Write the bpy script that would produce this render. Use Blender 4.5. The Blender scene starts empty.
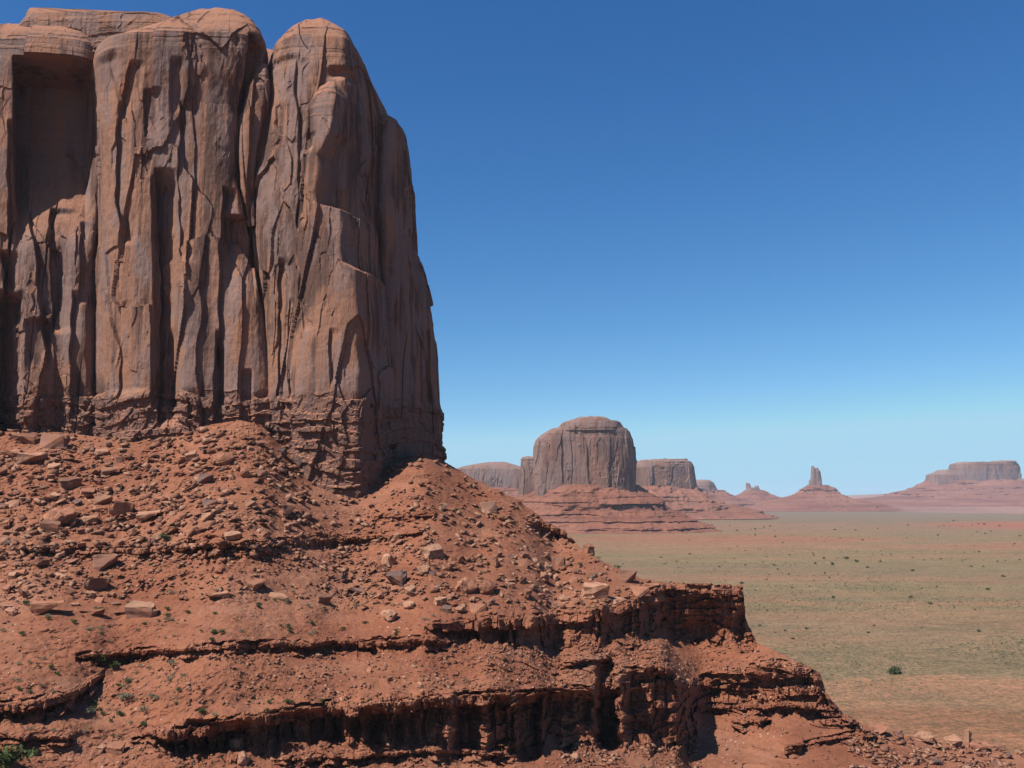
import bpy, bmesh, math, random
import numpy as np
from mathutils import Vector, Matrix

# ------------------------------------------------------------------ camera, world, sun, exposure
SC = bpy.context.scene
COL = SC.collection
F = 880.0                                   # focal length in pixels of a 1024 px wide picture
PITCH = math.atan((500 - 384) / F)
SP, CP = math.sin(PITCH), math.cos(PITCH)
GROUND = -60.0                              # the desert floor lies 60 m below the viewpoint

cam_d = bpy.data.cameras.new('camera'); cam = bpy.data.objects.new('camera', cam_d); COL.objects.link(cam)
cam_d.sensor_width = 36; cam_d.lens = 36 * F / 1024
cam_d.clip_start = 0.5; cam_d.clip_end = 60000
cam.location = (0, 0, 0); cam.rotation_euler = (math.pi / 2 + PITCH, 0, 0)
SC.camera = cam

SUN_EL = math.radians(52)
SUN_H = Vector((-0.78, -0.62)).normalized()       # horizontal direction towards the sun
to_sun = Vector((SUN_H.x * math.cos(SUN_EL), SUN_H.y * math.cos(SUN_EL), math.sin(SUN_EL)))
W = bpy.data.worlds.new('World'); SC.world = W; W.use_nodes = True
wn = W.node_tree.nodes; wl = W.node_tree.links
bg = wn['Background']
sky = wn.new('ShaderNodeTexSky'); sky.sky_type = 'NISHITA'; sky.sun_disc = False
sky.sun_elevation = SUN_EL
sky.sun_rotation = math.atan2(SUN_H.x, SUN_H.y)
sky.altitude = 1700; sky.air_density = 1.0; sky.dust_density = 0.3; sky.ozone_density = 2.5
# clear high-desert air: the same sky with its own contrast per colour
sep = wn.new('ShaderNodeSeparateColor'); comb = wn.new('ShaderNodeCombineColor'); wl.new(sky.outputs[0], sep.inputs[0])
for ch, (gain, g) in enumerate(((1.131, 1.44), (1.09, 1.10), (1.104, 0.84))):
    a_ = wn.new('ShaderNodeMath'); a_.operation = 'MULTIPLY'; a_.inputs[1].default_value = 0.105; wl.new(sep.outputs[ch], a_.inputs[0])
    p_ = wn.new('ShaderNodeMath'); p_.operation = 'POWER'; p_.inputs[1].default_value = g; 
    c_ = wn.new('ShaderNodeMath'); c_.operation = 'MINIMUM'; c_.inputs[1].default_value = (0.48, 0.645, 0.74)[ch]; wl.new(a_.outputs[0], c_.inputs[0]); wl.new(c_.outputs[0], p_.inputs[0])
    m_ = wn.new('ShaderNodeMath'); m_.operation = 'MULTIPLY'; m_.inputs[1].default_value = gain * 10 / 1.741; wl.new(p_.outputs[0], m_.inputs[0])
    wl.new(m_.outputs[0], comb.inputs[ch])
wl.new(comb.outputs[0], bg.inputs[0]); bg.inputs[1].default_value = 0.1
sun_d = bpy.data.lights.new('sun', 'SUN'); sun_o = bpy.data.objects.new('sun', sun_d); COL.objects.link(sun_o)
sun_d.energy = 5.0; sun_d.angle = math.radians(0.53); sun_d.color = (1.0, 0.955, 0.89)
sun_o.rotation_euler = to_sun.to_track_quat('Z', 'Y').to_euler()
SC.view_settings.view_transform = 'Standard'; SC.view_settings.look = 'None'
SC.view_settings.exposure = 0.8; SC.view_settings.gamma = 1
SC.render.resolution_x = 1024; SC.render.resolution_y = 768
SC.cycles.volume_bounces = 0; SC.cycles.max_bounces = 5; SC.cycles.diffuse_bounces = 2

# ------------------------------------------------------------------ numeric noise
def _h(ix, iy, iz, seed):
    h = (ix.astype(np.int64) * 374761393 + iy.astype(np.int64) * 668265263 + iz.astype(np.int64) * 2147483647 % 4294967291 + seed * 974634777)
    h = (h & 0xFFFFFFFF).astype(np.uint64)
    h ^= h >> np.uint64(15); h = (h * np.uint64(2246822519)) & np.uint64(0xFFFFFFFF)
    h ^= h >> np.uint64(13); h = (h * np.uint64(3266489917)) & np.uint64(0xFFFFFFFF)
    h ^= h >> np.uint64(16)
    return h
def h01(ix, iy, iz, seed=0): return _h(ix, iy, iz, seed).astype(np.float64) / 4294967295.0
_G = np.array([[1,1,0],[-1,1,0],[1,-1,0],[-1,-1,0],[1,0,1],[-1,0,1],[1,0,-1],[-1,0,-1],[0,1,1],[0,-1,1],[0,1,-1],[0,-1,-1]], float)
def perlin(x, y, z, seed=0):
    x, y, z = np.broadcast_arrays(np.asarray(x, float), np.asarray(y, float), np.asarray(z, float))
    ix, iy, iz = np.floor(x), np.floor(y), np.floor(z)
    fx, fy, fz = x - ix, y - iy, z - iz
    u, v, w = [t * t * t * (t * (t * 6 - 15) + 10) for t in (fx, fy, fz)]
    out = 0
    for a in (0, 1):
        for b in (0, 1):
            for c in (0, 1):
                g = _G[(_h(ix + a, iy + b, iz + c, seed) % np.uint64(12)).astype(int)]
                d = g[..., 0] * (fx - a) + g[..., 1] * (fy - b) + g[..., 2] * (fz - c)
                out = out + d * (u if a else 1 - u) * (v if b else 1 - v) * (w if c else 1 - w)
    return out
def fbm(x, y, z, seed=0, octv=4, gain=0.5):
    s, a, f = 0, 1.0, 1.0
    for o in range(octv):
        s = s + a * perlin(x * f, y * f, z * f, seed + o * 17); a *= gain; f *= 2.03
    return s
def _bits(ix, iy, iz, seed):
    """six independent numbers 0..1 for a lattice point"""
    h = _h(ix, iy, iz, seed); g = (h * np.uint64(2654435761) + np.uint64(12345)) & np.uint64(0xFFFFFFFF); g ^= g >> np.uint64(16)
    m = np.uint64(1023); q = 1 / 1023.0
    return [(h & m) * q, ((h >> np.uint64(10)) & m) * q, ((h >> np.uint64(20)) & m) * q, (g & m) * q, ((g >> np.uint64(10)) & m) * q, ((g >> np.uint64(20)) & m) * q]
def _lattice(x, y, z, seed):
    x, y, z = np.broadcast_arrays(np.asarray(x, float), np.asarray(y, float), np.asarray(z, float))
    ix, iy, iz = [np.floor(t).astype(np.int64) for t in (x, y, z)]
    o = [int(t.min()) - 1 for t in (ix, iy, iz)]; n = [int(t.max()) - a + 2 for t, a in zip((ix, iy, iz), o)]
    if n[0] * n[1] * n[2] < 4e6:        # the lattice is small: look its numbers up in a table
        A, B_, C_ = np.meshgrid(*[np.arange(k) + a for k, a in zip(n, o)], indexing='ij')
        T = [t.ravel() for t in _bits(A.ravel(), B_.ravel(), C_.ravel(), seed)]
        def get(a, b, c):
            k = ((ix + a - o[0]) * n[1] + (iy + b - o[1])) * n[2] + (iz + c - o[2]); return [t[k] for t in T]
    else:
        def get(a, b, c): return _bits(ix + a, iy + b, iz + c, seed)
    return x - ix, y - iy, z - iz, get
NB = [(a, b, c) for a in (-1, 0, 1) for b in (-1, 0, 1) for c in (-1, 0, 1)]
def cells(x, y, z, seed=0):
    """value (0..1) of the nearest scattered point, and distance to the border"""
    fx, fy, fz, get = _lattice(x, y, z, seed)
    d1 = np.full(fx.shape, 9.0); d2 = np.full(fx.shape, 9.0); val = np.zeros(fx.shape)
    for a, b, c in NB:
        j = get(a, b, c)
        d = (a + j[0] - fx) ** 2 + (b + j[1] - fy) ** 2 + (c + j[2] - fz) ** 2
        near = d < d1
        d2 = np.where(near, d1, np.minimum(d2, d)); val = np.where(near, j[3], val); d1 = np.where(near, d, d1)
    return val, np.sqrt(d2) - np.sqrt(d1)
def facets(x, y, z, seed=0, tilt=0.5):
    """broken planes: each cell is a flat face with its own depth and lean"""
    fx, fy, fz, get = _lattice(x, y, z, seed)
    d1 = np.full(fx.shape, 9.0); out = np.zeros(fx.shape)
    for a, b, c in NB:
        j = get(a, b, c)
        ex, ey, ez = fx - a - j[0], fy - b - j[1], fz - c - j[2]
        d = ex ** 2 + ey ** 2 + ez ** 2
        near = d < d1
        out = np.where(near, j[3] - 0.5 + tilt * 2 * (ex * (j[4] - 0.5) + ez * (j[5] - 0.5)), out); d1 = np.where(near, d, d1)
    return out
def sstep(a, b, x):
    t = np.clip((x - a) / (b - a), 0, 1); return t * t * (3 - 2 * t)
def pl(pts, x, k=1):
    a = np.array(pts, float); return np.interp(x, a[:, 0], a[:, k])

# a viewing ray for a position in the photograph, used only to measure out the survey points of the place
def tan_el(py):
    v = (384 - py) / F
    return (SP + v * CP) / (CP - v * SP)
def world(px, py, Y):
    v = (384 - py) / F
    fy = CP - v * SP
    return (px - 512) / F * Y / fy, Y, Y * (SP + v * CP) / fy

# ------------------------------------------------------------------ object helpers
def tag(o, label=None, cat=None, group=None, kind=None):
    if label: o['label'] = label
    if cat: o['category'] = cat
    if group: o['group'] = group
    if kind: o['kind'] = kind
    return o
def link(name, me, mat=None, parent=None):
    o = bpy.data.objects.new(name, me); COL.objects.link(o)
    if mat and not me.materials: me.materials.append(mat)
    if parent: o.parent = parent
    return o
def empty(name, loc=(0, 0, 0)):
    o = bpy.data.objects.new(name, None); COL.objects.link(o); o.location = loc; return o
def grid_mesh(name, P, wrap=False, smooth=False):
    """P: rows x cols x 3"""
    R, C = P.shape[:2]
    idx = np.arange(R * C).reshape(R, C)
    if wrap: idx = np.concatenate([idx, idx[:, :1]], 1)
    q = np.stack([idx[:-1, :-1], idx[:-1, 1:], idx[1:, 1:], idx[1:, :-1]], -1).reshape(-1, 4)
    me = bpy.data.meshes.new(name)
    me.vertices.add(R * C); me.vertices.foreach_set('co', P.reshape(-1).astype(np.float32))
    n = len(q)
    me.loops.add(n * 4); me.loops.foreach_set('vertex_index', q.reshape(-1).astype(np.int32))
    me.polygons.add(n); me.polygons.foreach_set('loop_start', (np.arange(n) * 4).astype(np.int32))
    me.polygons.foreach_set('loop_total', np.full(n, 4, np.int32))
    me.polygons.foreach_set('use_smooth', np.full(n, smooth))
    me.update(calc_edges=True)
    return me
def tri_mesh(name, V, Fc, k=3):
    me = bpy.data.meshes.new(name)
    me.vertices.add(len(V)); me.vertices.foreach_set('co', np.asarray(V, np.float32).reshape(-1))
    n = len(Fc)
    me.loops.add(n * k); me.loops.foreach_set('vertex_index', np.asarray(Fc, np.int32).reshape(-1))
    me.polygons.add(n); me.polygons.foreach_set('loop_start', (np.arange(n) * k).astype(np.int32))
    me.polygons.foreach_set('loop_total', np.full(n, k, np.int32))
    me.update(calc_edges=True)
    return me

# ------------------------------------------------------------------ materials
class NT:
    def __init__(s, name, rough=0.95):
        s.m = bpy.data.materials.new(name); s.m.use_nodes = True
        s.n = s.m.node_tree.nodes; s.l = s.m.node_tree.links
        s.b = s.n['Principled BSDF']; s.b.inputs['Roughness'].default_value = rough
        s.b.inputs['Specular IOR Level'].default_value = 0.15
        s.co = s.n.new('ShaderNodeTexCoord').outputs['Object']
    def map(s, sx, sy, sz, src=None):
        q = s.n.new('ShaderNodeMapping'); q.inputs['Scale'].default_value = (sx, sy, sz)
        s.l.new(src or s.co, q.inputs[0]); return q.outputs[0]
    def noise(s, vec, scale=1.0, detail=6, rough=0.6, dist=0.0):
        q = s.n.new('ShaderNodeTexNoise'); q.inputs['Scale'].default_value = scale
        q.inputs['Detail'].default_value = detail; q.inputs['Roughness'].default_value = rough
        q.inputs['Distortion'].default_value = dist
        s.l.new(vec, q.inputs['Vector']); return q.outputs['Fac']
    def ramp(s, fac, stops, interp='LINEAR'):
        q = s.n.new('ShaderNodeValToRGB'); cr = q.color_ramp; cr.interpolation = interp
        while len(cr.elements) < len(stops): cr.elements.new(0.5)
        for e, (p, c) in zip(cr.elements, stops):
            e.position = p; e.color = (c, c, c, 1) if isinstance(c, (int, float)) else (*c, 1)
        s.l.new(fac, q.inputs[0]); return q.outputs[0]
    def mix(s, fac, a, b, mode='MIX'):
        q = s.n.new('ShaderNodeMix'); q.data_type = 'RGBA'; q.blend_type = mode
        for sock, v in ((q.inputs[0], fac), (q.inputs[6], a), (q.inputs[7], b)):
            if isinstance(v, (int, float)): sock.default_value = v
            elif isinstance(v, tuple): sock.default_value = (*v, 1)
            else: s.l.new(v, sock)
        return q.outputs[2]
    def math(s, op, a, b=0.0):
        q = s.n.new('ShaderNodeMath'); q.operation = op
        for i, v in enumerate((a, b)):
            if isinstance(v, (int, float)): q.inputs[i].default_value = v
            else: s.l.new(v, q.inputs[i])
        return q.outputs[0]
    def bump(s, h, dist, strength=1.0, prev=None):
        q = s.n.new('ShaderNodeBump'); q.inputs['Distance'].default_value = dist; q.inputs['Strength'].default_value = strength
        s.l.new(h, q.inputs['Height'])
        if prev: s.l.new(prev, q.inputs['Normal'])
        return q.outputs[0]
    def done(s, col, nrm=None, ALB=0.68):
        col = tuple(c * ALB for c in col) if isinstance(col, tuple) else s.mix(1.0, col, ALB if isinstance(ALB, tuple) else (ALB, ALB, ALB), 'MULTIPLY')
        if isinstance(col, tuple): s.b.inputs['Base Color'].default_value = (*col, 1)
        else: s.l.new(col, s.b.inputs['Base Color'])
        if nrm: s.l.new(nrm, s.b.inputs['Normal'])
        return s.m

def mat_wall(name, k=1.0, dark=(0.135, 0.074, 0.055), mid=(0.300, 0.150, 0.096), hot=(0.38, 0.145, 0.070), strk=1.0, hi=0.42, base_z=None, tops=((0.31, 0.138, 0.082), (0.37, 0.180, 0.112))):
    """sandstone wall: red rock under grey-brown desert varnish that runs down in streaks; bare red rock on rounded tops"""
    t = NT(name)
    str_ = t.noise(t.map(0.42 * k, 0.42 * k, 0.016 * k), 1, 7, 0.62, 0.2)
    wide = t.noise(t.map(0.10 * k, 0.10 * k, 0.008 * k), 1, 5, 0.6, 0.3)
    blot = t.noise(t.map(0.055 * k, 0.055 * k, 0.03 * k), 1, 5, 0.55, 0.6)
    f = t.math('ADD', t.math('MULTIPLY', str_, 0.36 * strk), t.math('ADD', t.math('MULTIPLY', wide, 0.34), t.math('MULTIPLY', blot, 0.66 - 0.36 * strk)))
    col = t.ramp(f, [(0.37, hot), (0.43, mid), (0.49, mid), (0.535, dark), (0.60, tuple(c * 0.75 for c in dark)), (0.66, mid)])
    grey = t.noise(t.map(0.16 * k, 0.16 * k, 0.05 * k), 1, 6, 0.6, 0.4)
    col = t.mix(t.ramp(grey, [(0.47, 0.0), (0.56, 0.75)]), col, (0.245, 0.160, 0.138))
    grain = t.noise(t.map(1.2 * k, 1.2 * k, 1.6 * k), 1, 5, 0.65)
    col = t.mix(1.0, col, t.ramp(grain, [(0.3, 0.85), (0.7, 1.15)]), 'MULTIPLY')
    bed = t.noise(t.map(0.02 * k, 0.02 * k, 0.9 * k), 1, 4, 0.6)
    col = t.mix(1.0, col, t.ramp(bed, [(0.35, 0.94), (0.65, 1.05)]), 'MULTIPLY')
    if base_z is not None:      # the shaly bed under the cliff is a darker red rock
        zz = t.n.new('ShaderNodeSeparateXYZ'); t.l.new(t.co, zz.inputs[0])
        m = t.ramp(t.math('ADD', t.math('DIVIDE', t.math('SUBTRACT', zz.outputs['Z'], base_z), 8.0), blot), [(0.40, 1.0), (0.62, 0.0)])
        col = t.mix(t.math('MULTIPLY', m, 0.8), col, t.mix(t.ramp(str_, [(0.4, 0.0), (0.6, 1.0)]), (0.235, 0.112, 0.078), (0.15, 0.085, 0.068)))
    geo = t.n.new('ShaderNodeNewGeometry'); sp = t.n.new('ShaderNodeSeparateXYZ'); t.l.new(geo.outputs['Normal'], sp.inputs[0])
    up = t.ramp(t.math('ADD', sp.outputs['Z'], t.math('MULTIPLY', t.math('SUBTRACT', blot, 0.5), 0.7)), [(hi - 0.16, 0.0), (hi + 0.22, 1.0)])
    topc = t.mix(t.ramp(grain, [(0.35, 0.0), (0.65, 1.0)]), tops[0], tops[1])
    col = t.mix(up, col, topc)
    n1 = t.noise(t.map(0.6 * k, 0.6 * k, 0.35 * k), 1, 8, 0.62)
    nr = t.bump(n1, 0.7 / k, 0.5)
    crk = t.noise(t.map(0.9 * k, 0.9 * k, 0.10 * k), 1, 6, 0.7)
    nr = t.bump(crk, 0.8 / k, 0.5, nr)
    nr = t.bump(bed, 0.3 / k, 0.2, nr)
    return t.done(col, nr)

def mat_soil(name, c0, c1, c2, k=1.0, strat=0.35, bump=0.5, spk=True):
    t = NT(name)
    big = t.noise(t.map(0.035 * k, 0.035 * k, 0.06 * k), 1, 6, 0.6, 0.4)
    fine = t.noise(t.map(1.1 * k, 1.1 * k, 1.1 * k), 1, 6, 0.7)
    col = t.ramp(big, [(0.33, c0), (0.5, c1), (0.66, c2)])
    col = t.mix(1.0, col, t.ramp(fine, [(0.3, 0.78), (0.7, 1.24)]), 'MULTIPLY')
    bed = t.noise(t.map(0.012 * k, 0.012 * k, 0.75 * k), 1, 4, 0.65)
    col = t.mix(strat, col, t.mix(1.0, col, t.ramp(bed, [(0.36, (0.62, 0.52, 0.50)), (0.5, (1, 1, 1)), (0.64, (1.25, 1.2, 1.15))]), 'MULTIPLY'))
    if spk:   # scattered pale chips
        v = t.n.new('ShaderNodeTexVoronoi'); v.inputs['Scale'].default_value = 1.3 * k; t.l.new(t.co, v.inputs['Vector'])
        sp = t.n.new('ShaderNodeSeparateColor'); t.l.new(v.outputs['Color'], sp.inputs[0])
        keep = t.math('MULTIPLY', t.math('GREATER_THAN', sp.outputs[0], 0.90), t.math('LESS_THAN', v.outputs['Distance'], 0.28))
        patch = t.ramp(t.noise(t.map(0.07 * k, 0.07 * k, 0.07 * k), 1, 3, 0.5), [(0.48, 0.0), (0.6, 1.0)])
        col = t.mix(t.math('MULTIPLY', keep, patch), col, (0.50, 0.33, 0.25))
    nr = t.bump(fine, 0.5 / k, bump)
    return t.done(col, nr)

M_BUTTE = mat_wall('butte_sandstone', base_z=29.0)
M_HILL = mat_soil('red_slope_soil', (0.222, 0.078, 0.041), (0.260, 0.101, 0.055), (0.295, 0.131, 0.078))
M_FARWALL = mat_wall('distant_sandstone', 0.16, (0.165, 0.090, 0.070), (0.245, 0.130, 0.092), (0.30, 0.140, 0.090), 1.0, 0.75, None, ((0.24, 0.135, 0.10), (0.30, 0.18, 0.13)))
M_FARTALUS = mat_soil('distant_talus', (0.20, 0.072, 0.045), (0.235, 0.095, 0.058), (0.27, 0.12, 0.077), 0.12, 0.6, 0.6, False)

def mat_rock(name, a, b, var=0.25):
    t = NT(name)
    n = t.noise(t.map(0.6, 0.6, 0.6), 1, 6, 0.65)
    oi = t.n.new('ShaderNodeObjectInfo')
    col = t.mix(t.ramp(n, [(0.35, 0.0), (0.65, 1.0)]), a, b)
    col = t.mix(1.0, col, t.ramp(oi.outputs['Random'], [(0.0, (1 - var, 1 - var, 1 - var)), (0.6, (1, 1, 1)), (1.0, (1 + var, 1 + var * 0.9, 1 + var * 0.8))]), 'MULTIPLY')
    lay = t.noise(t.map(0.5, 0.5, 4.0), 1, 5, 0.7)
    col = t.mix(1.0, col, t.ramp(lay, [(0.35, 0.82), (0.65, 1.1)]), 'MULTIPLY')
    dust = t.noise(t.map(1.6, 1.6, 1.6), 1, 5, 0.7)
    col = t.mix(t.ramp(dust, [(0.5, 0.0), (0.62, 0.7)]), col, (0.27, 0.105, 0.055))
    return t.done(col, t.bump(lay, 0.12, 0.6, t.bump(n, 0.3, 0.7)))
M_ROCK = mat_rock('sandstone_block', (0.29, 0.122, 0.072), (0.39, 0.185, 0.116))
M_ROCK_PALE = mat_rock('pale_sandstone_block', (0.37, 0.190, 0.120), (0.47, 0.26, 0.17), 0.12)
M_ROCK_DARK = mat_rock('varnished_block', (0.125, 0.080, 0.072), (0.20, 0.125, 0.105), 0.12)
M_ROCK_BROWN = mat_rock('brown_block', (0.22, 0.105, 0.07), (0.31, 0.155, 0.105), 0.15)

def mat_leaf(name, a, b):
    t = NT(name, 0.8)
    n = t.noise(t.map(1.5, 1.5, 1.5), 1, 3, 0.6)
    return t.done(t.mix(t.ramp(n, [(0.35, 0.0), (0.65, 1.0)]), a, b))
M_GREEN = mat_leaf('green_shrub_leaves', (0.055, 0.085, 0.025), (0.095, 0.13, 0.04))
M_SAGE = mat_leaf('grey_sage_leaves', (0.150, 0.155, 0.095), (0.25, 0.240, 0.155))
M_DARKGREEN = mat_leaf('juniper_leaves', (0.045, 0.065, 0.028), (0.085, 0.10, 0.045))
M_TWIG = mat_leaf('dry_twigs', (0.16, 0.10, 0.07), (0.22, 0.15, 0.1))

# ------------------------------------------------------------------ desert floor
def mat_plain():
    t = NT('desert_floor')
    sp = t.n.new('ShaderNodeSeparateXYZ'); t.l.new(t.co, sp.inputs[0])
    warp = t.noise(t.map(0.0011, 0.0026, 0), 1, 7, 0.62, 0.6)
    warp2 = t.noise(t.map(0.006, 0.014, 0), 1, 6, 0.62, 0.3)
    w = t.math('ADD', t.math('MULTIPLY', t.math('SUBTRACT', warp, 0.5), 1.1), t.math('MULTIPLY', t.math('SUBTRACT', warp2, 0.5), 0.28))
    # bands of soil and scrub run across the valley: nearness = 1000 / forward distance
    near = t.math('DIVIDE', 1000.0, t.math('MAXIMUM', sp.outputs['Y'], 120.0))
    u = t.math('DIVIDE', t.math('MULTIPLY', near, t.math('ADD', 1.0, w)), 4.5)
    G0, G1, G2 = (0.205, 0.156, 0.086), (0.240, 0.182, 0.086), (0.230, 0.158, 0.090)
    O1, O2, R1 = (0.38, 0.178, 0.100), (0.31, 0.168, 0.098), (0.31, 0.122, 0.064)
    bands = [(0.0, (0.30, 0.150, 0.105)), (0.045, (0.20, 0.165, 0.125)), (0.085, G0), (0.115, O2), (0.145, G1), (0.19, O1), (0.235, G1), (0.28, G0), (0.32, O2), (0.345, G1),
             (0.395, G0), (0.42, O1), (0.44, G1), (0.50, O2), (0.53, G2), (0.64, G2), (0.70, G0), (0.735, O1), (0.80, O2), (0.85, R1), (1.0, R1)]
    col = t.mix(0.40, t.ramp(u, bands), t.mix(t.ramp(warp2, [(0.42, 0.0), (0.58, 1.0)]), (0.225, 0.160, 0.090), (0.26, 0.172, 0.103)))
    for (ex, ey, rx, ry, am) in ((1420, 2050, 480, 520, 1.0), (330, 1400, 300, 170, 0.6), (900, 1180, 420, 90, 0.4)):     # bare red sand
        dx = t.math('DIVIDE', t.math('SUBTRACT', sp.outputs['X'], ex), rx); dy = t.math('DIVIDE', t.math('SUBTRACT', sp.outputs['Y'], ey), ry)
        rr = t.math('ADD', t.math('ADD', t.math('MULTIPLY', dx, dx), t.math('MULTIPLY', dy, dy)), t.math('MULTIPLY', t.math('SUBTRACT', warp2, 0.5), 2.2))
        col = t.mix(t.math('MULTIPLY', t.ramp(rr, [(0.45, 1.0), (1.0, 0.0)]), am), col, (0.36, 0.130, 0.075))
    # clumps of scrub, too small to tell one from another
    s1 = t.noise(t.map(0.30, 0.30, 0), 1, 5, 0.75)
    s2 = t.noise(t.map(0.035, 0.05, 0), 1, 5, 0.7)
    col = t.mix(t.math('MULTIPLY', t.ramp(s1, [(0.50, 0.0), (0.60, 1.0)]), t.ramp(s2, [(0.35, 0.1), (0.62, 0.75)])), col, (0.125, 0.115, 0.070))
    mot = t.noise(t.map(0.011, 0.03, 0), 1, 8, 0.75, 0.5)
    col = t.mix(1.0, col, t.ramp(mot, [(0.36, (0.80, 0.84, 0.80)), (0.5, (1, 1, 1)), (0.64, (1.2, 1.12, 1.1))]), 'MULTIPLY')
    sp2 = t.noise(t.map(0.09, 0.16, 0), 1, 6, 0.85)
    col = t.mix(1.0, col, t.ramp(sp2, [(0.38, (0.66, 0.72, 0.70)), (0.5, (1, 1, 1)), (0.62, (1.25, 1.2, 1.2))]), 'MULTIPLY')
    s3 = t.noise(t.map(0.004, 0.02, 0), 1, 6, 0.7)
    col = t.mix(t.ramp(s3, [(0.52, 0.0), (0.68, 0.7)]), col, (0.30, 0.155, 0.092))
    col = t.mix(1.0, col, t.ramp(t.noise(t.map(0.55, 0.55, 0), 1, 5, 0.85), [(0.36, 0.42), (0.5, 1.0), (0.66, 1.5)]), 'MULTIPLY')
    return t.done(col, t.bump(s1, 1.0, 0.25), (0.655, 0.622, 0.590))
xs = np.concatenate([-np.geomspace(15500, 60, 40), np.linspace(-50, 50, 5), np.geomspace(60, 15500, 40)])
ys = np.concatenate([[-15500, -4000, -900, -200], np.geomspace(30, 15500, 110)])
GX, GY = np.meshgrid(xs, ys)
GZ = GROUND + 0.5 * fbm(GX / 160, GY / 160, 0 * GX, 5, 3)
gm = grid_mesh('plain', np.stack([GX, GY, GZ], -1), smooth=True)
plain = link('plain', gm, mat_plain()); tag(plain, kind='structure')

# ------------------------------------------------------------------ the red slope with its rock ledges
TOP = [(-200,432,250),(0,432,248.5),(40,430,248),(100,437,246.5),(160,440,245),(200,426,244.6),(240,420,244.5),(262,425,244),(280,445,243.5),(310,470,243),(350,487,243),(370,485,247),(390,466,251),(425,451,255),(447,463,259),
       (480,482,260),(520,500,255),(545,521,250),(566,532,246),(578,545,241),(600,560,235),(640,578,228),(662,582,224),(700,583,222),(743,585,220),(744.5,600,219),(746,618,217.5),(749,627,216),(757,642,214),(785,655,211),(812,668,208),(820,672,208),(826,692,207),(842,712,206),(870,728,205),(930,742,205),(1010,752,205.5),(1040,754,206),(1300,756,207)]
BOT = [(-200,110),(0,123),(300,140),(500,152),(600,158),(655,163),(690,177),(750,181),(900,188),(1000,193.0),(1300,194.5)]
NR = 430
PXc = np.arange(-190, 1190, 1.0)
nC = len(PXc)
topy = pl(TOP, PXc, 1); topY = pl(TOP, PXc, 2); botY = pl(BOT, PXc)
topy_s = topy.copy()
topy = topy + (fbm(PXc / 9, 0 * PXc, 0 * PXc, 61, 4) * 2.6) * sstep(450, 480, PXc) * (1 - 0.4 * sstep(880, 1000, PXc))
NU = 430
DP = 365 / (NU - 1)
PY = np.repeat(np.linspace(775, 410, NU)[:, None], nC, 1)
PX = np.repeat(PXc[None], NU, 0)
# ledges: (px, py of the lip, height in px)
LEDGES = [
  [(-10,548,0),(60,552,3),(100,551,5),(170,549,7),(215,541,11),(250,541,12),(300,540,9),(350,537,8),(405,533,6),(425,531,0)],
  [(-10,610,0),(-5,610,0)],
  [(525,524,0),(540,521,12),(566,529,16),(576,543,0)],
  [(74,657,0),(84,654,8),(130,651,9),(195,647,8),(260,643,8),(300,642,11),(330,640,10),(380,641,11),(430,639,9),(448,641,6),(458,640,0)],
  [(424,628,0),(434,622,14),(470,619,24),(520,616,30),(560,614,32),(600,609,38),(625,600,44),(648,592,48),(656,588,48),(664,584,46),(700,584,48),(730,585,54),(746,588,56),(757,642,0)],
  [(-200,712,18),(-40,708,18),(0,704,18),(40,700,18),(72,692,16),(90,680,16),(98,675,10),(106,673,0)],
  [(-60,736,0),(20,735,7),(66,737,6),(78,740,0)],
  [(128,738,0),(150,730,10),(172,728,24),(200,726,32),(245,716,36),(290,711,32),(315,706,34),(380,701,42),(450,696,52),(505,694,60),(532,690,60),(560,688,52),(600,686,56),(618,674,72),(650,664,84),(668,668,84),(690,690,60),(697,730,0)],
  [(672,690,0),(690,684,30),(705,678,34),(740,670,30),(772,664,34),(812,667,36),(826,690,26),(838,709,0)],
  [(690,708,0),(720,706,6),(760,704,9),(800,703,10),(835,712,10),(855,722,4),(860,724,0)],
  [(730,722,0),(742,719,9),(766,718,9),(772,720,0)],
  [(778,752,0),(800,745,3),(840,736,4),(850,734,8),(868,734,8),(876,738,0)],
  [(270,760,0),(300,757,8),(380,752,8),(430,748,8),(500,752,10),(520,756,0)],
  [(560,662,0),(575,660,5),(605,658,5),(612,660,0)],
  [(360,470,0),(376,466,7),(388,465,7),(396,467,0)],
  [(365,517,0),(380,516,2.5),(430,515,2.5),(440,515,0)],
]
wig = fbm(PX / 34, PX * 0, PX * 0, 31, 4) * 5 + fbm(PX / 7, PX * 0, PX * 0, 37, 3) * 1.5
alpha = np.full(PX.shape, 30.0)
alpha = alpha - 9 * np.exp(-((PY - 622) / 22) ** 2) * sstep(460, 380, PX)
alpha = alpha + 4 * fbm(PX / 60, PY / 40, PX * 0, 43, 3)
alpha = np.where(PX > 840, alpha + (7 - alpha) * sstep(840, 900, PX), alpha)
cliff = np.zeros(PX.shape); prof = np.zeros(PX.shape)
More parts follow.
